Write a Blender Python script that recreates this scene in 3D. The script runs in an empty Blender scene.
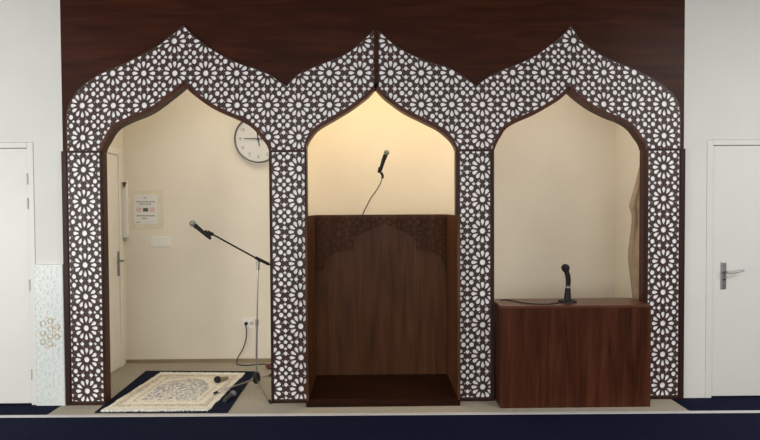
import bpy, bmesh, math, random
from mathutils import Vector, Matrix
from mathutils.geometry import delaunay_2d_cdt
random.seed(7)
S = bpy.context.scene
C = S.collection
PI = math.pi
R = math.radians

# ---------------------------------------------------------------- camera
FPX, DIST, EYE = 549.0, 4.46, 1.597
PITCH, YAW, ROLL = R(1.354), R(.813), R(.313)
fw = Vector((math.sin(YAW)*math.cos(PITCH), math.cos(YAW)*math.cos(PITCH), -math.sin(PITCH)))
rt = Vector((math.cos(YAW), -math.sin(YAW), 0))
up = rt.cross(fw)
rt, up = math.cos(ROLL)*rt - math.sin(ROLL)*up, math.cos(ROLL)*up + math.sin(ROLL)*rt
CAM = Vector((0, -DIST, EYE))
cd = bpy.data.cameras.new('camera'); cam = bpy.data.objects.new('camera', cd); C.objects.link(cam)
cd.sensor_fit = 'HORIZONTAL'; cd.sensor_width = 36; cd.lens = 36*FPX/760
cd.clip_start = .05
M = Matrix((rt, up, -fw)).transposed().to_4x4(); M.translation = CAM
cam.matrix_world = M
S.camera = cam

# ---------------------------------------------------------------- world, lights, exposure
S.view_settings.view_transform = 'Standard'; S.view_settings.look = 'None'
S.view_settings.gamma = 1; S.view_settings.use_curve_mapping = False
S.view_settings.exposure = 0.0
w = bpy.data.worlds.new('world'); S.world = w; w.use_nodes = True
bg = w.node_tree.nodes['Background']
bg.inputs[0].default_value = (1, .985, .95, 1); bg.inputs[1].default_value = .15

def area(name, loc, aim, sx, sy, power, col):
    l = bpy.data.lights.new(name, 'AREA'); l.shape = 'RECTANGLE'; l.size = sx; l.size_y = sy
    l.energy = power; l.color = col
    o = bpy.data.objects.new(name, l); C.objects.link(o); o.location = loc
    if aim: o.rotation_euler = (Vector(aim)-Vector(loc)).to_track_quat('-Z', 'Y').to_euler()
    return o
area('window_light_left', (-5.4, -3.6, 1.3), (-1.5, 0, 1.0), 3.0, 2.0, 140, (1, .99, .96))
area('window_light_right', (5.4, -4.4, 2.5), (.5, -.5, 2.2), 3.4, 2.0, 62, (1, .98, .94))
area('rear_fill', (-.6, -7.8, 1.8), (0, 0, 1.6), 6.0, 2.2, 175, (1, .98, .94))  # added soft frontal fill to lift the lower alcove walls; no known window
area('overhead_fill', (4.3, -3.0, 3.58), None, 1.8, 1.8, 115, (1, .97, .93))  # added panel, placed so its reflection puts a sheen on the header's right end
area('overhead_fill', (-4.3, -3.0, 3.58), None, 1.8, 1.8, 38, (1, .97, .93))  # weaker added twin, for the fainter sheen at the header's left end
area('overhead_fill', (0, -5.2, 3.58), None, 4.0, 1.4, 75, (1, .98, .94))  # added fill above the hall to brighten the rug and floor
area('niche_light', (.09, .34, 3.15), None, .9, .4, 18.5, (1, .81, .52))
area('alcove_light', (-1.45, .42, 3.15), None, 1.2, .6, 11, (1, .91, .74))
area('alcove_light', (1.6, .45, 3.15), None, 1.2, .6, 9.5, (1, .90, .76))

# ---------------------------------------------------------------- photo measurements -> places in the room
def ray(x, y): return rt*((x-380)/FPX) - up*((y-220)/FPX) + fw
def atY(x, y, Y=0.0):
    d = ray(x, y); return CAM + d*((Y-CAM.y)/d.y)
def atZ(x, y, Z=0.0):
    d = ray(x, y); return CAM + d*((Z-CAM.z)/d.z)
def atX(x, y, X):
    d = ray(x, y); return CAM + d*((X-CAM.x)/d.x)
def xz(pts, Y=0.0): return [(p.x, p.z) for p in (atY(a, b, Y) for a, b in pts)]

# ---------------------------------------------------------------- materials
def new_mat(name):
    m = bpy.data.materials.new(name); m.use_nodes = True
    nt = m.node_tree; return m, nt, nt.nodes['Principled BSDF']
def noise(nt, scale, detail=4, mapping=None, coord='Object'):
    tc = nt.nodes.new('ShaderNodeTexCoord'); n = nt.nodes.new('ShaderNodeTexNoise')
    n.inputs['Scale'].default_value = scale; n.inputs['Detail'].default_value = detail
    if mapping:
        mp = nt.nodes.new('ShaderNodeMapping'); mp.inputs['Scale'].default_value = mapping
        nt.links.new(tc.outputs[coord], mp.inputs[0]); nt.links.new(mp.outputs[0], n.inputs['Vector'])
    else: nt.links.new(tc.outputs[coord], n.inputs['Vector'])
    return n
def ramp(nt, fac, stops):
    r = nt.nodes.new('ShaderNodeValToRGB'); e = r.color_ramp.elements
    while len(e) < len(stops): e.new(.5)
    for k, (p, c) in enumerate(stops): e[k].position = p; e[k].color = (*c, 1)
    nt.links.new(fac, r.inputs[0]); return r
def plain(name, col, rough=.5, metal=0, var=.06, scale=8, bump=0, spec=.5):
    m, nt, b = new_mat(name)
    n = noise(nt, scale)
    r = ramp(nt, n.outputs[0], [(.3, tuple(c*(1-var) for c in col)), (.7, tuple(min(1, c*(1+var)) for c in col))])
    nt.links.new(r.outputs[0], b.inputs['Base Color'])
    b.inputs['Roughness'].default_value = rough; b.inputs['Metallic'].default_value = metal
    b.inputs['Specular IOR Level'].default_value = spec
    if bump:
        bn = nt.nodes.new('ShaderNodeBump'); bn.inputs['Strength'].default_value = bump; bn.inputs['Distance'].default_value = .004
        n2 = noise(nt, scale*25, 3); nt.links.new(n2.outputs[0], bn.inputs['Height']); nt.links.new(bn.outputs[0], b.inputs['Normal'])
    return m
def wood(name, dark, mid, light, axis='x', rough=.4, spec=.5):
    m, nt, b = new_mat(name)
    mp = (1.2, 9, 9) if axis == 'x' else (9, 9, .8)
    fine = (3, 90, 90) if axis == 'x' else (90, 90, 2.5)
    n1 = noise(nt, 1.6, 6, mp); n1.inputs['Distortion'].default_value = .6
    n2 = noise(nt, 1.0, 3, fine)
    mx = nt.nodes.new('ShaderNodeMix'); mx.data_type = 'FLOAT'; mx.inputs[0].default_value = .3
    nt.links.new(n1.outputs[0], mx.inputs[2]); nt.links.new(n2.outputs[0], mx.inputs[3])
    r = ramp(nt, mx.outputs[0], [(.3, dark), (.5, mid), (.7, light)])
    nt.links.new(r.outputs[0], b.inputs['Base Color'])
    b.inputs['Roughness'].default_value = rough; b.inputs['Specular IOR Level'].default_value = spec
    return m
m_white = plain('white_wall_paint', (.66, .66, .625), .7, var=.02, scale=3, bump=.08)
m_cream = plain('cream_wall_paint', (.85, .783, .662), .75, var=.025, scale=2.5, bump=.1)
m_door = plain('white_door_paint', (.65, .65, .615), .45, var=.015, scale=4)
m_creamdoor = plain('cream_door_paint', (.88, .84, .75), .5, var=.02)
m_header = wood('dark_stained_header_wood', (.021, .0052, .0020), (.038, .0094, .0034), (.060, .0160, .0062), 'x', .4, .12)
m_lattice = wood('dark_lattice_wood', (.044, .025, .0215), (.058, .034, .029), (.075, .045, .039), 'z', .4, .2)
m_trim = wood('pillar_trim_wood', (.020, .0085, .006), (.032, .013, .009), (.048, .019, .013), 'z', .45, .15)
m_lining = wood('arch_lining_wood', (.040, .013, .007), (.065, .021, .011), (.095, .033, .017), 'z', .4, .15)
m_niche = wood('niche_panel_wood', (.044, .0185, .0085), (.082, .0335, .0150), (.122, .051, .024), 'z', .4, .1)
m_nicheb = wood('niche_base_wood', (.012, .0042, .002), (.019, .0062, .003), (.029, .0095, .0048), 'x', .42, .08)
m_carve = wood('carved_niche_wood', (.036, .0145, .0065), (.056, .0225, .010), (.08, .033, .015), 'z', .5, .06)
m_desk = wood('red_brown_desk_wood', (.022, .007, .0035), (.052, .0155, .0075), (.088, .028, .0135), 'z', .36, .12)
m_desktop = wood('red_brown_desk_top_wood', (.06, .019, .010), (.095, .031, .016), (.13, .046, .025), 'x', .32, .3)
m_back = plain('white_backing_panel', (.92, .91, .925), .35, var=.02)
m_navy = plain('navy_carpet', (.0062, .0082, .028), .95, var=.3, scale=60, bump=.6, spec=.1)
m_grey = plain('grey_beige_carpet', (.43, .385, .31), .95, var=.22, scale=90, bump=.6, spec=.1)
m_line = plain('pale_strip', (.62, .60, .60), .4, var=.05)
m_black = plain('black_plastic', (.007, .007, .007), .5, spec=.25)
m_foam = plain('black_foam', (.008, .008, .008), .95, bump=.5, scale=20)
m_mesh = plain('grey_metal_mesh', (.25, .28, .24), .45, metal=.6, scale=120, var=.3, bump=.5)
m_chrome = plain('brushed_chrome', (.33, .32, .29), .3, metal=.9)
m_steel = plain('grey_steel', (.30, .30, .31), .35, metal=.85)
m_rubber = plain('black_rubber', (.015, .015, .015), .8)
m_dial = plain('clock_dial_white', (.74, .73, .69), .5, var=.02)
m_plastic = plain('white_plastic', (.88, .86, .80), .4, var=.02)
m_paper = plain('white_paper', (.84, .82, .80), .7, var=.02)
m_tape = plain('yellowed_tape', (.80, .73, .57), .5, var=.05)
m_ink = plain('grey_ink', (.16, .15, .17), .8)
m_num = plain('soft_grey_ink', (.22, .20, .20), .8)
m_pink = plain('pink_print', (.70, .36, .36), .8)
m_cable = plain('dark_cable_jacket', (.02, .018, .018), .5)
m_gcable = plain('grey_gooseneck', (.16, .14, .12), .4, metal=.4)
m_cloth = plain('beige_garment_cloth', (.46, .335, .215), .9, var=.1, scale=14, bump=.3, spec=.15)
m_relief = plain('white_relief_panel', (.61, .655, .635), .35, var=.02)
m_relief2 = plain('pale_relief_pattern', (.66, .695, .675), .3, var=.02)
m_gold = plain('gold_print', (.60, .42, .22), .4, metal=.3)
m_maroon = plain('maroon_cloth', (.10, .025, .02), .8)
m_mat = plain('navy_mat_cloth', (.010, .013, .030), .95, var=.3, scale=70, bump=.5, spec=.1)
m_fringe = plain('cream_fringe', (.92, .89, .81), .9, var=.15, scale=60, bump=.4, spec=.1)
def speckle(name, cols, scale):
    m, nt, b = new_mat(name)
    tc = nt.nodes.new('ShaderNodeTexCoord'); v = nt.nodes.new('ShaderNodeTexVoronoi'); v.inputs['Scale'].default_value = scale
    nt.links.new(tc.outputs['Object'], v.inputs['Vector'])
    sp = nt.nodes.new('ShaderNodeSeparateColor'); nt.links.new(v.outputs['Color'], sp.inputs[0])
    r = ramp(nt, sp.outputs[0], cols); r.color_ramp.interpolation = 'CONSTANT'
    nt.links.new(r.outputs[0], b.inputs['Base Color']); b.inputs['Roughness'].default_value = .95
    b.inputs['Specular IOR Level'].default_value = .1
    return m
m_rug = speckle('cream_rug_pile', [(0, (.84, .78, .66)), (.55, (.90, .85, .74)), (.8, (.74, .66, .54))], 70)
m_band = speckle('beige_rug_band', [(0, (.62, .52, .39)), (.4, (.78, .70, .57)), (.75, (.52, .47, .41))], 60)
m_field = speckle('grey_rug_field', [(0, (.36, .36, .36)), (.3, (.76, .71, .62)), (.55, (.46, .45, .44)), (.75, (.80, .74, .63))], 62)

# ---------------------------------------------------------------- mesh helpers
def clean_smooth(me, ang=35):
    for p in me.polygons: p.use_smooth = True
    try: me.set_sharp_from_angle(angle=R(ang))
    except Exception: pass
class MB:
    def __init__(s): s.bm = bmesh.new()
    def box(s, a, b, bev=0):
        t = bmesh.new()
        mn = [min(a[i], b[i]) for i in range(3)]; mx = [max(a[i], b[i]) for i in range(3)]
        r = bmesh.ops.create_cube(t, size=1)
        for v in t.verts: v.co = Vector([mn[i] + (v.co[i]+.5)*(mx[i]-mn[i]) for i in range(3)])
        if bev: bmesh.ops.bevel(t, geom=t.edges[:], offset=bev, segments=2, affect='EDGES', profile=.5)
        s.join(t); return s
    def join(s, t):
        me = bpy.data.meshes.new('tmp'); t.to_mesh(me); t.free(); s.bm.from_mesh(me); bpy.data.meshes.remove(me)
    def tube(s, pts, r, n=10, cap=True):
        pts = [Vector(p) for p in pts]; rs = r if isinstance(r, (list, tuple)) else [r]*len(pts)
        rings = []; prev = None
        for i, p in enumerate(pts):
            d = (pts[min(i+1, len(pts)-1)] - pts[max(i-1, 0)]).normalized()
            if prev is None:
                a = Vector((0, 0, 1)) if abs(d.z) < .9 else Vector((1, 0, 0))
                x = d.cross(a).normalized()
            else: x = (prev - d*prev.dot(d)).normalized()
            prev = x; y = d.cross(x)
            rings.append([s.bm.verts.new(p + (x*math.cos(2*PI*k/n) + y*math.sin(2*PI*k/n))*rs[i]) for k in range(n)])
        for a, b in zip(rings, rings[1:]):
            for k in range(n): s.bm.faces.new((a[k], a[(k+1) % n], b[(k+1) % n], b[k]))
        if cap:
            s.bm.faces.new(rings[0][::-1]); s.bm.faces.new(rings[-1])
        return s
    def ball(s, c, r, sc=(1, 1, 1)):
        t = bmesh.new(); bmesh.ops.create_uvsphere(t, u_segments=20, v_segments=12, radius=r)
        for v in t.verts: v.co = Vector((v.co.x*sc[0], v.co.y*sc[1], v.co.z*sc[2])) + Vector(c)
        s.join(t); return s
    def prism(s, poly, y0, y1):           # (x, z) outline standing up, between y0 and y1
        f = [s.bm.verts.new((x, y0, z)) for x, z in poly]; b = [s.bm.verts.new((x, y1, z)) for x, z in poly]
        n = len(poly)
        s.bm.faces.new(f); s.bm.faces.new(b[::-1])
        for i in range(n): s.bm.faces.new((f[i], b[i], b[(i+1) % n], f[(i+1) % n]))
        return s
    def slab(s, poly, z0, z1):            # (x, y) outline lying down
        f = [s.bm.verts.new((x, y, z1)) for x, y in poly]; b = [s.bm.verts.new((x, y, z0)) for x, y in poly]
        n = len(poly)
        s.bm.faces.new(f); s.bm.faces.new(b[::-1])
        for i in range(n): s.bm.faces.new((f[i], b[i], b[(i+1) % n], f[(i+1) % n]))
        return s
    def build(s, name, mat, parent=None, smooth=False, flat_ok=True):
        bmesh.ops.recalc_face_normals(s.bm, faces=s.bm.faces[:])
        me = bpy.data.meshes.new(name); s.bm.to_mesh(me); s.bm.free()
        o = bpy.data.objects.new(name, me); me.materials.append(mat); C.objects.link(o)
        if parent:
            p = parent; off = Vector()
            while p: off += p.location; p = p.parent
            me.transform(Matrix.Translation(-off)); o.parent = parent
        if smooth: clean_smooth(me)
        return o
def thing(name, loc, label, cat, group=None):
    o = bpy.data.objects.new(name, None); C.objects.link(o); o.location = loc
    o.empty_display_size = .1
    o['label'] = label; o['category'] = cat
    if group: o['group'] = group
    return o
def base_at(o, loc):
    me = o.data; me.transform(Matrix.Translation(-Vector(loc))); o.location = loc
    return o
def tag(o, label, cat, group=None):
    o['label'] = label; o['category'] = cat
    if group: o['group'] = group
    return o
def struct(o): o['kind'] = 'structure'; return o
def area2(p): return sum(p[i][0]*p[(i+1) % len(p)][1] - p[(i+1) % len(p)][0]*p[i][1] for i in range(len(p)))/2
def inset(poly, d):
    if area2(poly) < 0: poly = poly[::-1]
    out = []; n = len(poly)
    for i in range(n):
        a, b, c = Vector(poly[i-1]), Vector(poly[i]), Vector(poly[(i+1) % n])
        e1 = (b-a).normalized(); e2 = (c-b).normalized()
        n1 = Vector((-e1.y, e1.x)); n2 = Vector((-e2.y, e2.x))
        m = n1+n2; L = m.length
        if L < 1e-6: m = n1; k = 1
        else: m = m/L; k = 1/max(.35, m.dot(n1))
        out.append(tuple(b + m*d*k))
    return out
def clip(subject, convex):
    if area2(convex) < 0: convex = convex[::-1]
    out = subject
    for i in range(len(convex)):
        a = convex[i]; b = convex[(i+1) % len(convex)]
        f = lambda p: (b[0]-a[0])*(p[1]-a[1]) - (b[1]-a[1])*(p[0]-a[0])
        inp = out; out = []
        for j in range(len(inp)):
            p = inp[j-1]; q = inp[j]; fp, fq = f(p), f(q)
            if (fp >= 0) != (fq >= 0):
                t = fp/(fp-fq); out.append((p[0]+(q[0]-p[0])*t, p[1]+(q[1]-p[1])*t))
            if fq >= 0: out.append(q)
        if not out: return []
    r = []
    for p in out:
        if not r or abs(p[0]-r[-1][0])+abs(p[1]-r[-1][1]) > 2e-4: r.append(p)
    if len(r) > 1 and abs(r[0][0]-r[-1][0])+abs(r[0][1]-r[-1][1]) < 2e-4: r.pop()
    return r
def inside(p, poly):
    c = False; x, y = p
    for i in range(len(poly)):
        x1, y1 = poly[i-1]; x2, y2 = poly[i]
        if (y1 > y) != (y2 > y) and x < (x2-x1)*(y-y1)/(y2-y1)+x1: c = not c
    return c
def cdt(loops):                             # triangles of an outline with holes
    verts = []; edges = []
    for lp in loops:
        b = len(verts); n = len(lp)
        verts += [Vector(p) for p in lp]; edges += [(b+k, b+(k+1) % n) for k in range(n)]
    vo, eo, fo, *_ = delaunay_2d_cdt(verts, edges, [], 0, 1e-5, False)
    cell = .03; grid = {}
    for hp in loops[1:]:
        x0, x1 = min(p[0] for p in hp), max(p[0] for p in hp); z0, z1 = min(p[1] for p in hp), max(p[1] for p in hp)
        for i in range(math.floor(x0/cell), math.floor(x1/cell)+1):
            for j in range(math.floor(z0/cell), math.floor(z1/cell)+1): grid.setdefault((i, j), []).append(hp)
    keep = []
    for f in fo:
        c = (sum(vo[k].x for k in f)/len(f), sum(vo[k].y for k in f)/len(f))
        if not inside(c, loops[0]): continue
        if any(inside(c, hp) for hp in grid.get((math.floor(c[0]/cell), math.floor(c[1]/cell)), ())): continue
        keep.append(f)
    return vo, keep
# one tile of the star pattern, in units of 1/30.8 tile, about a rosette
TILE = []
TILE.append([(2.85*math.cos(2*PI*k/10), 2.85*math.sin(2*PI*k/10)) for k in range(10)])
for k in range(12):
    a = k*PI/6; ca, sa = math.cos(a), math.sin(a)
    pet = [(5.7, -.5), (8.6, -1.7), (10.3, -1.8), (11.5, -.8), (11.5, .8), (10.3, 1.8), (8.6, 1.7), (5.7, .5)]
    TILE.append([(x*ca-y*sa, x*sa+y*ca) for x, y in pet])
h = 15.4
def kite(cx, cy, a, l, wd):
    ca, sa = math.cos(a), math.sin(a)
    return [(cx+x*ca-y*sa, cy+x*sa+y*ca) for x, y in ((-l, 0), (0, -wd), (l, 0), (0, wd))]
def hexa(cx, cy, a, l=2.35, wd=2.05):
    ca, sa = math.cos(a), math.sin(a)
    return [(cx+x*ca-y*sa, cy+x*sa+y*ca) for x, y in ((-l, 0), (-l*.3, -wd), (l*.3, -wd), (l, 0), (l*.3, wd), (-l*.3, wd))]
def blob(cx, cy, r, n=6): return [(cx+r*math.cos(2*PI*k/n+.26), cy+r*math.sin(2*PI*k/n+.26)) for k in range(n)]
TILE.append(blob(h, h, 2.0, 8))
for sx in (-1, 1):
    for sy in (-1, 1): TILE.append(blob(h+4.15*sx, h+4.15*sy, 2.45, 8))
for s in (-1, 1):
    TILE.append(kite(h+6.5*s, h, 0, 1.85, 1.8)); TILE.append(kite(h, h+6.5*s, PI/2, 1.85, 1.8))
    TILE.append(hexa(h+11.25*s, h, 0)); TILE.append(hexa(h, h+11.25*s, PI/2))
for k in (0, 2, 3, 5, 6, 8, 9, 11):
    a = PI/12 + k*PI/6
    TILE.append(blob(12.7*math.cos(a), 12.7*math.sin(a), .8, 4))
TW, TH = .248, .2566
LO = atY(82.9, 105.3, 0); LX, LZ = -2.3248, EYE + .8275
def lattice(mb, region, y0, y1, ox=LX, oz=LZ, tw=TW, th=TH, marg=.004, skip_small=False):
    if area2(region) < 0: region = region[::-1]
    ins = inset(region, marg)
    xs = [p[0] for p in region]; zs = [p[1] for p in region]
    loops = [list(region)]
    sx, sz = tw/30.8, th/30.8
    for i in range(math.floor((min(xs)-ox)/tw)-1, math.ceil((max(xs)-ox)/tw)+2):
        for j in range(math.floor((min(zs)-oz)/th)-1, math.ceil((max(zs)-oz)/th)+2):
            for t in TILE:
                hp = [(ox+i*tw+x*sx, oz+j*th+z*sz) for x, z in t]
                if max(p[0] for p in hp) < min(xs) or min(p[0] for p in hp) > max(xs): continue
                fl = [inside(p, ins) for p in hp]
                if all(fl): loops.append(hp)
                elif any(fl):
                    c = clip(ins, hp)
                    if len(c) >= 3 and abs(area2(c)) > 1.5e-5:
                        loops.append(c)
    vo, fo = cdt(loops)
    bm = mb.bm
    fv = [bm.verts.new((p.x, y0, p.y)) for p in vo]; bv = [bm.verts.new((p.x, y1, p.y)) for p in vo]
    cnt = {}
    for f in fo:
        bm.faces.new([fv[k] for k in f])
        for k in range(len(f)):
            e = (f[k], f[(k+1) % len(f)]); key = tuple(sorted(e)); cnt.setdefault(key, []).append(e)
    for key, l in cnt.items():
        if len(l) == 1:
            a, b = l[0]; bm.faces.new((fv[a], fv[b], bv[b], bv[a]))
    for v in bv:
        if not v.link_faces: bm.verts.remove(v)
    for v in fv:
        if not v.link_faces: bm.verts.remove(v)
    return mb
def ribbon(mb, pts, wd, y0, y1, side):     # an arched lining: outer edge pts (x, z), thickness wd towards the opening
    n = len(pts); inn = []
    for i in range(n):
        a = Vector(pts[max(i-1, 0)]); c = Vector(pts[min(i+1, n-1)]); b = Vector(pts[i])
        d = (c-a).normalized(); nn = Vector((-d.y, d.x))*side
        inn.append(b + nn*(wd + .015*min(1, max(0, (b.y-SEAM)/.12))))
    return inn

def smooth_curve(pts, sub=4):              # Catmull-Rom through measured points
    out = []
    P = [Vector(p) for p in pts]
    for i in range(len(P)-1):
        p0 = P[i-1] if i else P[0]*2-P[1]; p1, p2 = P[i], P[i+1]; p3 = P[i+2] if i+2 < len(P) else P[-1]*2-P[-2]
        for k in range(sub):
            t = k/sub
            out.append(tuple(.5*((2*p1)+(p2-p0)*t+(2*p0-5*p1+4*p2-p3)*t*t+(3*p1-p0-3*p2+p3)*t**3)))
    out.append(tuple(P[-1])); return out

# ---------------------------------------------------------------- room
GX0, GX1 = -2.53, 2.455
AL, AR, AB = -2.547, 2.53, 1.215            # alcove side walls and back wall
LY = lambda x: -.258 - .0118*x              # the pale strip across the carpet
struct(MB().slab([(-6, -8), (6, -8), (6, LY(6)), (-6, LY(-6))], -.08, 0)
       .slab([(-6, LY(-6)), (GX0, LY(GX0)), (GX0, .06), (-6, .06)], -.08, 0)
       .slab([(GX1, LY(GX1)), (6, LY(6)), (6, .06), (GX1, .06)], -.08, 0).build('floor', m_navy))
struct(MB().slab([(GX0, LY(GX0)), (GX1, LY(GX1)), (GX1, .02), (AR, .02), (AR, AB), (AL, AB), (AL, .02), (GX0, .02)], -.08, 0).build('floor_alcove', m_grey))
struct(MB().slab([(-6, LY(-6)-.028), (6, LY(6)-.028), (6, LY(6)+.014), (-6, LY(-6)+.014)], -.01, .004).build('trim_1', m_line))
struct(MB().box((-6, -8, 3.6), (6, .1, 3.7)).build('ceiling', plain('hall_ceiling_paint', (.42, .41, .39), .8, var=.03)))
struct(MB().box((-2.7, .1, 3.2), (2.7, 1.4, 3.3)).build('ceiling_alcove', m_cream))
WY = .02
HX0, HX1 = atY(64.4, 235, WY).x, atY(683.2, 235, WY).x                    # the wooden wall between the white walls
D1 = (-3.62, atY(29.5, 300, WY).x); D2 = (atY(712.5, 280, WY).x, 3.70)
DT = 2.085
struct(MB().prism([(-6, 0), (D1[0]-.06, 0), (D1[0]-.06, DT+.05), (D1[1]+.055, DT+.05), (D1[1]+.055, 0), (HX0, 0), (HX0, 3.6), (-6, 3.6)], WY, .14).build('wall_left', m_white))
struct(MB().prism([(6, 0), (D2[1]+.06, 0), (D2[1]+.06, DT+.05), (D2[0]-.045, DT+.05), (D2[0]-.045, 0), (HX1, 0), (HX1, 3.6), (6, 3.6)], WY, .14).build('wall_right', m_white))
struct(MB().box((-2.7, AB, 0), (2.7, AB+.12, 3.25)).build('wall_back', m_cream))
struct(MB().box((AL-.12, .14, 0), (AL, AB, 3.25)).build('wall_alcove_left', m_cream))
struct(MB().box((AR, .14, 0), (AR+.12, AB, 3.25)).build('wall_alcove_right', m_cream))
# rounded plaster niche between the two side alcoves
NX0, NX1 = -.62, .80
nc = (NX0+NX1)/2; nr = (NX1-NX0)/2
inn = [(NX0, .116)] + [(nc-nr*math.cos(t*PI/32), .62+.54*math.sin(t*PI/32)) for t in range(33)] + [(NX1, .116)]
outl = [(NX1+.09, .116), (NX1+.09, AB), (NX0-.09, AB), (NX0-.09, .116)]
nw = MB().slab(inn + outl, 0, 3.2).build('wall_niche', m_cream, smooth=True); struct(nw)
struct(MB().box((AL, AB-.012, 0), (NX0-.09, AB, .035)).build('baseboard_back', plain('tan_skirting', (.30, .23, .14), .7)))

# doors
def door(n, x0, x1, hinge_right, handle):
    fr = MB()
    for a, b in (((x0-.055), x0-.004), (x1+.004, x1+.055)): fr.box((a, WY-.006, 0), (b, .13, DT+.048), .003)
    fr.box((x0-.0038, WY-.006, DT+.004), (x1+.0038, .13, DT+.048), .003)
    root = bpy.data.objects.new('door_%d' % n, None); C.objects.link(root); root.location = ((x0+x1)/2, WY, 0); struct(root)
    fr.build('door_frame', m_door, root)
    MB().box((x0, WY+.004, .012), (x1, .07, DT), .003).build('door_leaf', m_door, root)
    return root
d1 = door(1, D1[0], D1[1], True, False)
for zz in (.98, 1.64, 1.84, .25):
    MB().tube([(D1[1]+.004, WY-.008, zz-.045), (D1[1]+.004, WY-.008, zz+.045)], .009).build('hinge', m_door, d1, True)
d2 = door(2, D2[0], D2[1], False, True)
p0 = atY(721, 262, WY); p1 = atY(725.8, 289, WY)
pl = MB().box((p0.x, WY-.008, p0.z), (p1.x, WY+.004, p1.z), .006).build('handle_plate', m_steel, d2)
q = atY(723.5, 271.5, WY); e = atY(744, 270.3, WY-.05)
MB().tube([(q.x, WY-.004, q.z), (q.x, WY-.05, q.z)], .010).tube([(q.x-.006, WY-.05, q.z), (q.x+.05, WY-.052, q.z-.002), (e.x, WY-.05, e.z)], [.010, .0095, .007]).build('door_handle', m_steel, d2, True)
kz = atY(723.5, 279.5, WY)
MB().tube([(kz.x, WY-.004, kz.z), (kz.x, WY-.012, kz.z)], .007).build('keyhole', m_black, d2)

# door on the left wall of the alcove
dz = atX(112, 154, AL).z
yA, yB = .22, atX(119.2, 300, AL).y
d3 = bpy.data.objects.new('door_3', None); C.objects.link(d3); d3.location = (AL, (yA+yB)/2, 0); struct(d3)
MB().box((AL, yB, 0), (AL+.018, yB+.05, dz+.05), .003).box((AL, yA-.05, 0), (AL+.018, yA, dz+.05), .003).box((AL, yA+.0005, dz), (AL+.018, yB-.0005, dz+.05), .003).build('door_frame', m_creamdoor, d3)
MB().box((AL-.0, yA+.003, .01), (AL+.008, yB-.003, dz-.004), .002).build('door_leaf', m_creamdoor, d3)
hz0 = atX(117.3, 276, AL).z; hz1 = atX(117.3, 251.5, AL).z; hy = atX(117.3, 262, AL).y
MB().box((AL+.006, hy-.02, hz0), (AL+.016, hy+.02, hz1), .004).build('handle_plate', m_steel, d3)
hm = hz0+.62*(hz1-hz0)
MB().tube([(AL+.012, hy, hm), (AL+.06, hy, hm)], .009).tube([(AL+.06, hy+.005, hm), (AL+.06, hy-.11, hm)], .009).build('door_handle', m_steel, d3, True)

# ---------------------------------------------------------------- arcade outlines, measured on its front plane
SEAM = 2.06
arch = {
 1: ([(99.8,150.5),(100.9,146),(103,141),(107.7,131.5),(115.7,123.5),(130,116.5),(149,108.5),(168,94.5),(177,87.5),(184.2,81.0)],
     [(184.2,81.0),(190,86.8),(196,92.5),(211.8,104),(227.7,111.6),(240.5,117),(253,124.4),(262.7,134.5),(268.6,144),(270.5,150.5)]),
 2: ([(304.9,150.5),(304.6,145),(308,136),(316,126.5),(331.8,117),(347.7,107.5),(363.6,96),(370,90),(375.8,83.6)],
     [(375.8,83.6),(381,90),(387.5,96.3),(405,109),(424,118.5),(440,126.8),(451,136),(456,144.5),(457.5,150.5)]),
 3: ([(492.6,150.5),(494,144.5),(497.3,136),(503.6,126.5),(516.4,118.6),(535.5,110.2),(554.5,99),(562,93),(569,85.8)],
     [(569,85.8),(574,90.4),(579,94.7),(592,104.3),(607.7,112.5),(623.6,118.8),(634.8,126.5),(642.7,137.7),(645.6,144.5),(646.6,150.5)]),
}
A = {}
for k, (l, r) in arch.items():
    L = smooth_curve(xz(l)); Rr = smooth_curve(xz(r))
    L[0] = (L[0][0], SEAM); Rr[-1] = (Rr[-1][0], SEAM)
    A[k] = (L, Rr)
crownL = [(66.6,150.5),(66.2,117),(67.6,108),(70.2,101),(79,88.4),(93.4,77.5),(107.7,70),(123.6,63.5),(139.5,55.5),(155.5,46.8),(168,37.2),(177.5,29.8),(183.2,25.0)]
crownL2 = [(183.2,25.0),(189,31),(196,37.2),(208.6,47),(224.5,56.4),(240.5,63.8),(256.4,68.8),(269,74.2),(278.6,80.3),(286.6,86)]
crownL3 = [(286.6,86),(291.4,79.5),(301,72.3),(313.6,66.8),(325,62.4),(335,58.5),(347.7,52.6),(358.8,44),(366.8,36.2),(374.2,29.6)]
crownR1 = [(378.2,29.6),(387.5,38.6),(398.6,47),(411.3,54.2),(427.2,60.9),(443,65.8),(452.7,69.3),(465.5,77.3),(476,86)]
crownR2 = [(476,86),(487.7,77.3),(503.6,69.3),(519.5,63.2),(535.5,55),(551.4,44),(562.5,34.3),(570.7,25.4)]
crownR3 = [(570.7,25.4),(575,31),(582.3,41),(598.2,52.8),(614,60.8),(633.2,68.3),(652.3,78),(668.2,88.8),(677.2,99.5),(680.6,112),(681,150.5)]
sm = lambda p: smooth_curve(xz(p), 3)
OL = sm(crownL) + sm(crownL2)[1:] + sm(crownL3)[1:]
OR = sm(crownR1) + sm(crownR2)[1:] + sm(crownR3)[1:]
OL[0] = (OL[0][0], SEAM); OR[-1] = (OR[-1][0], SEAM)
tip2 = A[2][0][-1]
CX0, CX1 = OL[-1][0], OR[0][0]
def cut_right(pts, x): return [p for p in pts if p[0] < x-.003]
def cut_left(pts, x): return [p for p in pts if p[0] > x+.003]
def zat(pts, x):
    for a, b in zip(pts, pts[1:]):
        if min(a[0], b[0]) <= x <= max(a[0], b[0]) and a[0] != b[0]: return a[1]+(b[1]-a[1])*(x-a[0])/(b[0]-a[0])
    return pts[-1][1]
a2l = cut_right(A[2][0], CX0); a2r = cut_left(A[2][1], CX1)
regL = OL + [(CX0, zat(A[2][0], CX0))] + a2l[::-1] + A[1][1][::-1] + A[1][0][::-1][1:]
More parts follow.
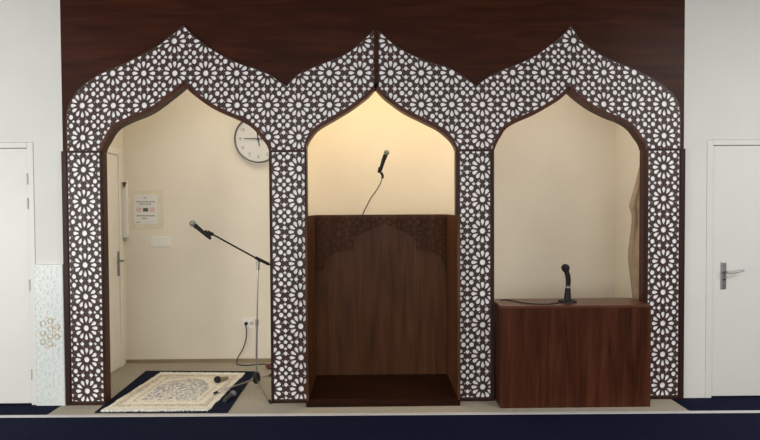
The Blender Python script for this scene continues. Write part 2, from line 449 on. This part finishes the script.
regR = OR + A[3][1][::-1] + A[3][0][::-1][1:] + a2r[::-1] + [(CX1, zat(A[2][1], CX1))]

# wooden wall above the arches
HT = 3.6
hdr = [(HX0, HT), (HX0, SEAM)] + A[1][0] + A[1][1][1:] + A[2][0] + A[2][1][1:] + A[3][0] + A[3][1][1:] + [(HX1, SEAM), (HX1, HT)]
def plate(poly, y0, y1):
    mb = MB(); n = len(poly)
    vo, fo = cdt([poly])
    f = [mb.bm.verts.new((p.x, y0, p.y)) for p in vo]; b = [mb.bm.verts.new((p.x, y1, p.y)) for p in vo]
    cnt = {}
    for t in fo:
        mb.bm.faces.new([f[k] for k in t]); mb.bm.faces.new([b[k] for k in t][::-1])
        for k in range(len(t)):
            ed = (t[k], t[(k+1) % len(t)]); cnt.setdefault(tuple(sorted(ed)), []).append(ed)
    for l in cnt.values():
        if len(l) == 1: a_, b_ = l[0]; mb.bm.faces.new((f[a_], f[b_], b[b_], b[a_]))
    return mb
YB, YK = .02, .092                          # back of the lattice work, back of the arcade
struct(plate(hdr, YB, YK).build('wall_header', m_header))
# side strips of the wooden wall beside the outer pillars are part of the pillars' cores below

LT = .012
def lining(root, pts, side, name='arch_lining'):
    inn_ = ribbon(None, pts, LT, 0, 0, side)
    mb = MB(); n = len(pts); y0, y1 = -.008, YK+.004
    ring = []
    for (x, z), q_ in zip(pts, inn_):
        ring.append([mb.bm.verts.new(c) for c in ((x, y0, z), (q_.x, y0, q_.y), (q_.x, y1, q_.y), (x, y1, z))])
    for a_, b_ in zip(ring, ring[1:]):
        for k in range(4): mb.bm.faces.new((a_[k], a_[(k+1) % 4], b_[(k+1) % 4], b_[k]))
    mb.bm.faces.new(ring[0]); mb.bm.faces.new(ring[-1][::-1])
    return mb.build(name, m_lining, root)

def crown(label, reg, linings, loc):
    root = thing('lattice_crown', loc, label, 'carved panel', 'lattice crowns over the arches')
    lattice(MB(), reg, 0, .007).build('lattice', m_lattice, root)
    plate(inset(reg, .002), .007, YB-.001).build('backing_panel', m_back, root)
    for pts in linings: lining(root, pts, -1)
    return root
crown_l = crown('left half of the white and brown lattice crown, over the clock alcove', regL, [A[1][0]+A[1][1][1:], A[2][0]], (-1.5, 0, SEAM))
crown_r = crown('right half of the white and brown lattice crown, over the desk alcove', regR, [A[2][1], A[3][0]+A[3][1][1:]], (1.6, 0, SEAM))
zt = atY(376, 28.5, 0).z
dv = MB().box((CX0+.001, -.006, tip2[1]+.004), (CX1-.001, YB-.001, zt), .003).build('divider_strip', m_header)
base_at(dv, ((CX0+CX1)/2, 0, tip2[1])); tag(dv, 'narrow dark vertical strip joining the two lattice crowns above the middle arch', 'strip')

# ---------------------------------------------------------------- pillars
PIL = [  # core left, lattice left, lattice right, core right (pixels at y=150)
 (65.4, 66.6, 99.5, 101.3, 'leftmost lattice pillar, beside the left white wall and the pale relief panel'),
 (268.9, 271.2, 304.6, 306.4, 'lattice pillar between the clock alcove and the wooden niche'),
 (456.0, 459.6, 490.6, 494.0, 'lattice pillar between the wooden niche and the red-brown desk'),
 (645.2, 648.4, 680.2, 682.6, 'rightmost lattice pillar, beside the hanging beige garment and the right white wall')]
for a, b, c, d, lab in PIL:
    xa, xb, xc, xd = (atY(v, 150, 0).x for v in (a, b, c, d))
    if a < 100: xa = HX0
    if d > 600: xd = HX1
    root = thing('lattice_pillar', ((xa+xd)/2, .06, 0), lab, 'pillar', 'lattice pillars of the arcade')
    MB().box((xa, YB, 0), (xd, YK, SEAM-.001)).build('core', m_lining, root)
    MB().box((xb, .007, .03), (xc, YB-.0005, SEAM-.012)).build('backing_panel', m_back, root)
    lattice(MB(), [(xb, .02), (xc, .02), (xc, SEAM-.012), (xb, SEAM-.012)], 0, .007, marg=.003).build('lattice', m_lattice, root)
    MB().box((xa, -.006, 0), (xb-.0005, YB-.0005, SEAM-.001), .002).build('trim', m_trim, root)
    MB().box((xc+.0005, -.006, 0), (xd, YB-.0005, SEAM-.001), .002).build('trim', m_trim, root)
    MB().box((xb, -.004, SEAM-.0115), (xc, YB-.001, SEAM-.001), .001).build('top_rail', m_trim, root)
    MB().box((xb, -.004, 0), (xc, YB-.001, .0195), .001).build('bottom_rail', m_trim, root)

# ---------------------------------------------------------------- wooden niche in the middle arch
NL, NR = -.535, .698
NF, NB = -.105, .54
NT = atY(384, 214.6, NB).z
nroot = thing('wooden_niche', ((NL+NR)/2, .2, 0), 'tall dark wooden recessed niche filling the lower half of the middle arch', 'wooden niche')
for sx in (NL, NR-.02):
    # side panels splay a touch: front edge at the pillar, back edge on the rear panel
    MB().box((sx, NF, .05), (sx+.02, NB+.03, NT), .002).build('side_panel', m_niche, nroot)
MB().box((NL+.021, NB, .05), (NR-.021, NB+.03, NT), .001).build('back_panel', m_niche, nroot)
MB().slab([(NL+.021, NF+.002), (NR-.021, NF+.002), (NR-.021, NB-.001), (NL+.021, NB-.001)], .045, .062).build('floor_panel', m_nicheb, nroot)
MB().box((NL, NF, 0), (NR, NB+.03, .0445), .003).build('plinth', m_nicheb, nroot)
ol = [(316.5,217),(316.5,270),(323.6,270),(324.5,264),(328,256.5),(335,252.3),(344,250.2),(353,249.5),(353,243),(356,237),(364,231.5),(375,227.8),(384.4,223),
      (394,227.8),(405,231.5),(413,237),(416.3,243),(416.3,249.5),(425,250.2),(433.5,252.3),(440.5,256.5),(444,264),(445,270),(452.3,270),(452.3,217)]
cv = xz(ol, NB-.012); cz = atY(338.7, 233.7, NB-.012); cz2 = atY(428.7, 233.7, NB-.012)
cv = [(min(max(x, NL+.0215), NR-.0215), min(z, NT-.004)) for x, z in cv]
tw2 = (cz2.x-cz.x)/3
lattice(MB(), cv, NB-.014, NB-.0005, cz.x, cz.z, tw2, tw2*1.0).build('carved_spandrel', m_carve, nroot)

# ---------------------------------------------------------------- desk
DF = -.17
f0 = atY(500.5, 305.8, DF); f1 = atY(651, 305.2, DF)
DTOP = (f0.z+f1.z)/2; dx0, dx1 = f0.x, atY(650.8, 360, DF).x
DBK = atZ(560, 298.2, DTOP).y
droot = thing('desk', ((dx0+dx1)/2, DF, 0), 'red-brown wooden desk with a solid front under the right arch', 'desk')
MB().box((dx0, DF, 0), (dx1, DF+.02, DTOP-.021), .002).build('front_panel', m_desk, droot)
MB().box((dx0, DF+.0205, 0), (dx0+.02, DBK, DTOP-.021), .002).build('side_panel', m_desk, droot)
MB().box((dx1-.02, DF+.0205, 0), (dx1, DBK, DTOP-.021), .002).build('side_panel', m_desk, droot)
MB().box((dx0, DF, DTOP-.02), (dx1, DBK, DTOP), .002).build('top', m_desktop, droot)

# desk microphone
mb_ = atZ(567.5, 301.8, DTOP)
mroot = thing('gooseneck_microphone', mb_, 'short black gooseneck microphone standing on the red-brown desk', 'microphone')
dm = lambda x, y: atY(x, y, mb_.y)
MB().tube([(mb_.x, mb_.y, DTOP), (mb_.x, mb_.y, DTOP+.012), (mb_.x, mb_.y, DTOP+.018)], [.075, .072, .05], 24).build('base', m_black, mroot, True)
MB().tube([(mb_.x, mb_.y, DTOP+.015), dm(567.6, 294), dm(567.9, 287.5)], [.029, .025, .021], 14).build('stem', m_black, mroot, True)
MB().tube([dm(567.9, 287.8), dm(567.95, 285.8)], .0215, 14).build('ring', m_mesh, mroot, True)
MB().tube([dm(567.95, 286), dm(568.3, 280), dm(567.6, 275), dm(566.4, 271)], [.018, .021, .021, .019], 14).build('gooseneck', m_black, mroot, True)
hd = dm(565.3, 267.6)
MB().tube([dm(566.6, 272), dm(566.0, 270), dm(565.4, 267.6), dm(564.9, 265.6), dm(564.7, 264.2)], [.019, .029, .034, .028, .012], 16).build('windscreen', m_foam, mroot, True)
cp = [atZ(x, y, DTOP+.004) for x, y in ((560, 302.2), (553, 303.4), (547, 303.9), (536, 303.8), (525, 303.0), (514, 300.8), (506, 299.4), (501, 299.9))]
cp = smooth_curve([tuple(p) for p in cp], 4)
MB().tube(cp, .004, 6).build('cable', m_cable, mroot, True)

# ---------------------------------------------------------------- microphone rising behind the niche's back panel
Y2 = NB+.06
n_ = lambda x, y: Vector(atY(x, y, Y2))
gb = n_(363, 214)
g = thing('gooseneck_microphone', (gb.x, Y2, NT-.15), 'black microphone on a thin grey gooseneck rising behind the wooden niche', 'microphone')
MB().box((gb.x-.03, NB+.0305, NT-.15), (gb.x+.03, Y2+.02, NT-.06), .004).build('clamp', m_black, g)
gp = smooth_curve([(gb.x, Y2, NT-.07), tuple(gb), tuple(n_(366, 207.5)), tuple(n_(371, 198)), tuple(n_(377, 189.5)), tuple(n_(380.8, 182.5)), tuple(n_(382.2, 177))], 5)
MB().tube(gp, .0055, 8).build('gooseneck', m_gcable, g, True)
MB().tube([n_(382.6, 178.5), n_(382.6, 175.5), n_(381.2, 172.6)], [.011, .012, .013], 12).tube([n_(379.2, 172.9), n_(380.4, 167.5)], [.017, .019], 12).build('clip', m_black, g, True)
MB().tube([n_(379.5, 173), n_(380.8, 169), n_(383.4, 160.5), n_(385.6, 154.8)], [.012, .016, .019, .022], 14).build('microphone_body', m_black, g, True)
MB().ball(n_(386.6, 152.6), .026, (1, 1, 1)).build('microphone_grille', m_mesh, g, True)

# ---------------------------------------------------------------- microphone stand
ms = atZ(256.5, 386.5, 0); MY = ms.y
s_ = lambda x, y, dy=0: Vector(atY(x, y, MY+dy))
sroot = thing('microphone_stand', (ms.x, MY, 0), 'chrome boom microphone stand with tripod legs beside the prayer rug', 'microphone stand')
hub = ms + Vector((0, 0, .085))
MB().tube([(ms.x, MY, .04), (ms.x, MY, .12), s_(257, 322)], .009, 10).build('lower_pole', m_chrome, sroot, True)
MB().tube([s_(257, 325), s_(257, 319.5)], .014, 12).build('height_collar', m_chrome, sroot, True)
MB().tube([s_(257, 320), s_(258, 266)], .007, 10).build('upper_pole', m_chrome, sroot, True)
MB().tube([(ms.x, MY, .03), (ms.x, MY, .05), (ms.x, MY, .10), (ms.x, MY, .13)], [.02, .034, .034, .02], 14).ball((ms.x+.02, MY-.03, .07), .022).build('hub', m_black, sroot, True)
for ex, ey, ez in ((214.5, 393, .031), (270.5, 402.5, .012), (270.5, 375, .012)):
    e_ = atZ(ex, ey, ez)
    a_ = Vector((ms.x, MY, .07)); d_ = (e_-a_).normalized()
    lg = MB().tube([a_+d_*.02, e_], .008, 8).build('leg', m_chrome, sroot, True)
    MB().tube([e_-d_*.03, e_+d_*.006], .0115, 8).build('rubber_foot', m_rubber, lg, True)
bt = s_(258, 262.5)
MB().tube([s_(258, 270), s_(258, 264)], .015, 12).ball(bt, .018).tube([bt+Vector((0, -.03, 0)), bt+Vector((0, .03, 0))], .015, 12).build('boom_clutch', m_chrome, sroot, True)
MB().tube([s_(272.5, 266), s_(258.5, 259.5), s_(212, 234)], .0075, 10).build('boom', m_black, sroot, True)
MB().tube([s_(269, 264.3), s_(255.5, 257.6)], .014, 12).build('boom_grip', m_black, sroot, True)
MB().tube([s_(213, 234.6), s_(207.5, 232)], .016, 12).tube([s_(209.8, 236.6), s_(204.2, 231.8)], [.021, .023], 14).build('clip', m_black, sroot, True)
hm_ = thing('microphone', s_(203, 231), 'black handheld microphone with grey grille clipped to the boom stand', 'microphone')
MB().tube([s_(210.8, 239), s_(207, 235.6), s_(196.8, 227), s_(195.2, 225.8)], [.012, .016, .019, .024], 16).build('microphone_body', m_black, hm_, True)
MB().ball(s_(192.6, 223.5), .029).build('microphone_grille', m_mesh, hm_, True)

# ---------------------------------------------------------------- clock
ck = atY(258.8, 139.2, AB); cr = .243
croot = thing('wall_clock', (ck.x, AB, ck.z), 'round white wall clock with dark rim on the left alcove wall', 'clock')
rimb = MB(); n = 64
prof = [(cr, 0), (cr+.001, -.04), (cr-.006, -.05), (cr-.010, -.048), (cr-.012, -.03), (cr-.012, 0)]
rings = [[rimb.bm.verts.new((ck.x+r_*math.cos(2*PI*k/n), AB-.001+y_, ck.z+r_*math.sin(2*PI*k/n))) for k in range(n)] for r_, y_ in prof]
for a_, b_ in zip(rings, rings[1:]):
    for k in range(n): rimb.bm.faces.new((a_[k], a_[(k+1) % n], b_[(k+1) % n], b_[k]))
rimb.build('rim', plain('dark_grey_rim', (.10, .085, .08), .4), croot, True)
MB().tube([(ck.x, AB-.001, ck.z), (ck.x, AB-.028, ck.z)], cr-.0125, 64).build('dial', m_dial, croot)
fd = AB-.029
def text_mesh(txt, size, x, z, y, ext=.0008):
    cu = bpy.data.curves.new('txt', 'FONT'); cu.body = txt; cu.size = size; cu.align_x = 'CENTER'; cu.align_y = 'CENTER'; cu.extrude = ext
    o = bpy.data.objects.new('txt', cu); C.objects.link(o)
    me = bpy.data.meshes.new_from_object(o.evaluated_get(bpy.context.evaluated_depsgraph_get()))
    bpy.data.objects.remove(o); bpy.data.curves.remove(cu)
    me.transform(Matrix.Translation((x, y, z)) @ Matrix.Rotation(PI/2, 4, 'X'))
    mb = MB(); mb.bm.from_mesh(me); bpy.data.meshes.remove(me); return mb
for k in range(1, 13):
    a_ = PI/2 - k*PI/6
    text_mesh(str(k), .044, ck.x+.183*math.cos(a_), ck.z+.183*math.sin(a_), fd).build('numeral', m_num, croot)
def hand(name, ang, l, tail, wd, y):
    d_ = Vector((math.sin(ang), 0, math.cos(ang))); p_ = Vector((d_.z, 0, -d_.x))
    c_ = Vector((ck.x, y, ck.z)); mb = MB()
    pts = [c_-d_*tail-p_*wd, c_-d_*tail+p_*wd, c_+d_*l+p_*wd*.6, c_+d_*l-p_*wd*.6]
    mb.prism([(p.x, p.z) for p in pts], y-.0015, y+.0015); mb.build(name, m_black, croot)
hand('hour_hand', R(172), .075, .08, .0055, fd-.006)
hand('minute_hand', R(271.5), .145, .085, .0056, fd-.011)
MB().tube([(ck.x, fd, ck.z), (ck.x, fd-.016, ck.z)], .010, 16).build('pivot', m_black, croot)

# ---------------------------------------------------------------- things on the back wall, left alcove
def wbox(x0, y0, x1, y1, ya, yb, bev=0):
    a_ = atY(x0, y0, AB); b_ = atY(x1, y1, AB); return MB().box((a_.x, ya, a_.z), (b_.x, yb, b_.z), bev)
sg = thing('notice', atY(146.5, 209, AB), 'paper notice with pink round symbols in a yellowed taped frame', 'notice')
wbox(131, 190.5, 163.5, 228.5, AB-.004, AB, .001).build('tape_frame', m_tape, sg)
wbox(134, 194.5, 158, 224, AB-.006, AB-.0041).build('sheet', m_paper, sg)
def bars(lst, m, name):
    mb = MB()
    for x0, x1, y, hh in lst:
        a_ = atY(x0, y-hh/2, AB); b_ = atY(x1, y+hh/2, AB); mb.box((a_.x, AB-.0068, a_.z), (b_.x, AB-.0061, b_.z))
    return mb.build(name, m, sg)
for ln in ([(143.8, 146.6, 197.8, .7)], [(136.5+k*3.2, 139+k*3.2, 201.8, .8) for k in range(6)], [(139.5+k*3.1, 142+k*3.1, 204, .8) for k in range(4)],
           [(137+k*3.1, 139.5+k*3.1, 215.8, .9) for k in range(6)], [(142, 144, 218.3, .8), (144.6, 147, 218.3, .8)], [(136.5, 140, 222.3, .5)]):
    bars(ln, m_ink, 'printed_text')
bars([(143.2, 148.4, 209.8, 3.6)], plain('dark_print', (.10, .11, .10), .8), 'printed_symbol')
for cx in (139, 152.6):
    c_ = atY(cx, 209.8, AB); mb = MB(); k_ = 24
    for i in range(k_):
        a0, a1 = 2*PI*i/k_, 2*PI*(i+1)/k_
        v = [mb.bm.verts.new((c_.x+rr*math.cos(t), AB-.0066, c_.z+rr*math.sin(t))) for rr, t in ((.024, a0), (.024, a1), (.016, a1), (.016, a0))]
        mb.bm.faces.new(v)
    mb.box((c_.x-.010, AB-.0067, c_.z-.005), (c_.x+.010, AB-.0062, c_.z+.005))
    mb.build('printed_symbol', m_pink, sg)
sw = thing('light_switch', atY(160, 241.5, AB), 'cream triple light switch plate below the notice', 'light switch')
wbox(150, 236.5, 171, 246.8, AB-.008, AB, .002).build('plate', m_plastic, sw)
for k in range(3): wbox(151+k*6.8, 238, 156.3+k*6.8, 245.3, AB-.012, AB-.008, .0015).build('rocker', m_plastic, sw)
tr = thing('wall_box', (AL+.04, AB, atY(124, 238, AB).z), 'narrow cream vertical box on the wall left of the notice', 'wall box')
tz0 = atY(124, 237.5, AB).z; tz1 = atY(124, 181.5, AB).z
txr = atY(129, 210, AB).x
MB().box((AL+.002, AB-.05, tz0), (txr, AB, tz1), .004).build('housing', m_plastic, tr)
kx = (AL+txr)/2
MB().tube([(kx+.01, AB-.05, tz1-.02), (kx+.01, AB-.07, tz1-.025)], .018, 12).tube([(kx+.01, AB-.06, tz1-.03), (kx+.006, AB-.06, tz1-.06)], .009, 8).build('knob', plain('brown_knob', (.16, .07, .045), .5), tr, True)
MB().tube([(kx-.004, AB-.03, tz0), (kx-.004, AB-.03, tz0-.035)], .010, 8).build('peg', m_steel, tr, True)

so = thing('wall_socket', atY(248.5, 323, AB), 'cream double wall socket low on the alcove wall behind the stand', 'socket')
wbox(242.5, 317.5, 255, 328, AB-.010, AB, .003).build('plate', m_plastic, so)
c_ = atY(252, 323, AB); MB().tube([(c_.x, AB-.0105, c_.z), (c_.x, AB-.0125, c_.z)], .020, 18).build('outlet', plain('outlet_recess', (.55, .50, .42), .5), so, True)
c_ = atY(246.5, 323.2, AB)
pc = thing('power_cable', (c_.x, AB-.0105, c_.z), 'dark power cable hanging from the wall socket down to the floor', 'cable')
MB().tube([(c_.x, AB-.0105, c_.z), (c_.x, AB-.035, c_.z), (c_.x, AB-.05, c_.z-.006)], [.017, .016, .008], 14).build('plug', m_black, pc, True)
k2 = [(c_.x, AB-.045, c_.z-.004)] + [tuple(atY(x, y, AB-.04)) for x, y in ((246.4, 332), (245.6, 341), (242.3, 350), (238.2, 357))]
e1 = atZ(236.6, 363.6, .006); k2 += [(e1.x, e1.y, .006)] + [tuple(atZ(x, y, .006)) for x, y in ((240, 365), (248, 365.4), (256, 364.4), (266, 364.0))]
MB().tube(smooth_curve(k2, 5), .0055, 8).build('cord', m_cable, pc, True)

# ---------------------------------------------------------------- mat, prayer rug, loose microphones
c4 = [atZ(x, y) for x, y in ((94.5, 413.2), (227.5, 413.2), (255.5, 372), (146, 371.5))]
mt = MB().slab([(p.x, max(p.y, LY(p.x)+.016)) for p in c4], 0.0005, .008).build('floor_mat', m_mat)
base_at(mt, (c4[0].x, c4[0].y, 0)); tag(mt, 'plain navy mat lying under the cream prayer rug', 'mat')
P = [Vector((p.x, p.y)) for p in (atZ(x, y, .015) for x, y in ((102.5, 409.6), (209.5, 408.8), (244.5, 373.8), (159.5, 373.2)))]
rg = thing('prayer_rug', (P[0].x, P[0].y, .008), 'cream patterned prayer rug with a fringe lying on the navy mat', 'rug')
uv = lambda u, v: tuple((P[0]*(1-u)+P[1]*u)*(1-v) + (P[3]*(1-u)+P[2]*u)*v)
def wavy(n_=24):
    pts = [uv(i/n_, 0) for i in range(n_)] + [uv(1, i/n_) for i in range(n_)] + [uv(1-i/n_, 1) for i in range(n_)] + [uv(0, 1-i/n_) for i in range(n_)]
    return [(x+random.uniform(-.006, .006), y+random.uniform(-.005, .005)) for x, y in pts]
MB().slab(wavy(), .0082, .016).build('pile', m_rug, rg)
def frame(u0, v0, u1, v1, wu, wv, z, m, name):
    mb = MB()
    for a_, b_, c_, d_ in ((u0, v0, u1, v0+wv), (u0, v1-wv, u1, v1), (u0, v0+wv, u0+wu, v1-wv), (u1-wu, v0+wv, u1, v1-wv)):
        mb.slab([uv(a_, b_), uv(c_, b_), uv(c_, d_), uv(a_, d_)], .0158, z)
    return mb.build(name, m, rg)
frame(.05, .06, .95, .94, .055, .05, .0172, m_band, 'outer_border')
frame(.165, .18, .835, .86, .022, .022, .0172, m_band, 'inner_border')
fld = [(.22, .22), (.78, .22), (.78, .52)] + [(.5+.28*math.cos(t)*(1-.15*math.sin(2*t)), .52+.29*math.sin(t)) for t in [k*PI/20 for k in range(1, 20)]] + [(.22, .52)]
MB().slab([uv(*p) for p in fld], .0158, .0174).build('field', m_field, rg)
for v0, s in ((0, -1), (1, 1)):
    fr = MB()
    for k in range(90):
        a_ = Vector(uv((k+.5)/90, v0)); L_ = random.uniform(.026, .042)
        d_ = Vector((random.uniform(-.006, .006), s*L_))
        fr.tube([(a_.x, a_.y-s*.008, .014), (a_.x+d_.x*.5, a_.y+d_.y*.5, .0155), (a_.x+d_.x, a_.y+d_.y, .0125)], [.0055, .006, .0045], 5)
    fr.build('fringe', m_fringe, rg)
# black microphone lying on the rug, with its lead
a_ = atZ(217.5, 379.5, .045)
lm = thing('microphone', (a_.x, a_.y, .0175), 'black microphone lying on the far right corner of the prayer rug', 'microphone')
lm.location.z = .017
MB().ball((a_.x, a_.y, .045), .029, (1.15, 1, 1)).build('windscreen', m_foam, lm, True)
b_ = atZ(228, 377.5, .034)
MB().tube([(a_.x+.015, a_.y, .044), (a_.x*.4+b_.x*.6, a_.y*.4+b_.y*.6, .036), (b_.x, b_.y, .032)], [.022, .017, .012], 12).build('microphone_body', plain('tan_handle', (.30, .24, .16), .5), lm, True)
# grey microphone clip lying on the mat
a_ = atZ(224.5, 400, .03); b_ = atZ(231, 395, .03)
lc = thing('microphone', ((a_.x+b_.x)/2, (a_.y+b_.y)/2, .008), 'dark microphone with grey head lying on the navy mat in front of the stand', 'microphone')
MB().tube([(a_.x, a_.y, .027), (b_.x, b_.y, .029)], [.018, .021], 12).build('microphone_body', plain('charcoal_plastic', (.035, .035, .038), .5), lc, True)
MB().ball((b_.x+.012, b_.y+.02, .034), .026, (1.1, 1, 1)).build('microphone_grille', plain('dull_grey_mesh', (.14, .14, .14), .5, bump=.4), lc, True)
# dark red bag edge beside the pillar
a_ = atZ(269, 372, 0)
bgm = bmesh.new(); bmesh.ops.create_icosphere(bgm, subdivisions=3, radius=1)
for v in bgm.verts:
    v.co = Vector((v.co.x*.085, v.co.y*.05, max(-1, v.co.z)*.028*(1+.25*math.sin(5*v.co.x+3*v.co.y))))+Vector((a_.x+.03, a_.y+.10, .031))
mm = MB(); mm.join(bgm)
o = mm.build('cloth_bundle', m_maroon, None, True); base_at(o, (a_.x+.03, a_.y+.1, 0)); tag(o, 'small dark red cloth bundle on the alcove floor beside the pillar', 'cloth')

# ---------------------------------------------------------------- beige garment hanging behind the rightmost pillar
GY = .20
gl = [(640.5, 163, 660), (638.5, 170, 662), (636, 180, 664), (633.2, 190, 665), (630.4, 199, 666), (627.6, 206.5, 668), (630.2, 210.5, 668), (631, 218, 668), (629.8, 230, 668), (628, 242, 668), (626.6, 254, 668), (627.4, 265, 668), (629.5, 278, 668), (631, 290, 668), (632.5, 303, 668), (634, 318, 668)]
gm = MB(); rows = []
for xl, y, xr in gl:
    a_ = atY(xl, y, GY+.10); b_ = atY(xr, y, GY-.10); row = []
    amp = .004 + .010*min(1, (y-163)/60)
    for k in range(25):
        t = k/24; row.append(gm.bm.verts.new((a_.x+(b_.x-a_.x)*t, GY+.10-.2*t+amp*math.sin(t*15+y*.02)+.004*math.sin(t*33), a_.z)))
    rows.append(row)
for r0, r1 in zip(rows, rows[1:]):
    for k in range(24): gm.bm.faces.new((r0[k], r0[k+1], r1[k+1], r1[k]))
gt = atY(652, 163, GY)
gr = thing('hanging_garment', (gt.x, GY, gt.z), 'beige cloth garment hanging behind the rightmost lattice pillar', 'garment')
o = gm.build('cloth', m_cloth, gr, True)
md = o.modifiers.new('thick', 'SOLIDIFY'); md.thickness = .006
ms_ = o.modifiers.new('sub', 'SUBSURF'); ms_.levels = 1; ms_.render_levels = 2
MB().tube([(gt.x, YK+.0005, gt.z+.03), (gt.x, GY+.01, gt.z+.03), (gt.x, GY+.03, gt.z+.05)], .006, 8).tube([(gt.x, GY, gt.z+.03), (gt.x, GY, gt.z-.02)], .012, 8).build('hook', m_steel, gr, True)

# ---------------------------------------------------------------- pale relief panel against the left white wall
r0 = atY(38.3, 400, WY); r1 = atY(64.5, 264, WY)
rx0, rx1, rz1 = r0.x, HX0-.004, r1.z
rp = thing('relief_panel', ((rx0+rx1)/2, WY, 0), 'pale narrow relief panel with a gold scroll emblem against the left wall', 'decorated panel')
MB().box((rx0, WY-.026, 0), (rx1, WY-.0005, rz1), .002).build('board', m_relief, rp)
lattice(MB(), [(rx0+.004, .01), (rx1-.004, .01), (rx1-.004, rz1-.006), (rx0+.004, rz1-.006)], WY-.0285, WY-.0262, rx0+.12, .1, .22, .22).build('relief_pattern', m_relief2, rp)
em = MB(); ec = atY(40, 331, WY-.03)
def ring_(cx, cz, r, a0=0, a1=2*PI, wd=.0021):
    pts = [(cx+r*(1-.45*(k/18))*math.cos(a0+(a1-a0)*k/18), WY-.0295, cz+r*(1-.45*(k/18))*math.sin(a0+(a1-a0)*k/18)) for k in range(19)]
    em.tube(pts, wd, 5)
for k, (ex_, ey_) in enumerate(((43, 323.5), (43, 333.2), (43, 342), (50, 320.8), (50.3, 328.8), (50.3, 336.4), (50, 344), (57, 326.8), (57, 336.8))):
    c_ = atY(ex_, ey_, WY-.03); a_ = math.atan2(c_.z-ec.z, c_.x-ec.x)
    ring_(c_.x, c_.z, .027, a_+PI, a_+PI+(3.4*PI if k % 2 else -3.4*PI), .0015)
for ex_, ey_ in ((46.5, 317.2), (54.5, 319.2), (61, 331.5), (55, 345.6), (46.5, 347.6), (54.5, 331.8)):
    c_ = atY(ex_, ey_, WY-.03)
    if c_.x < rx1-.008: em.ball((c_.x, WY-.0295, c_.z), .006, (1, .4, 1))
em.build('gold_emblem', m_gold, rp)
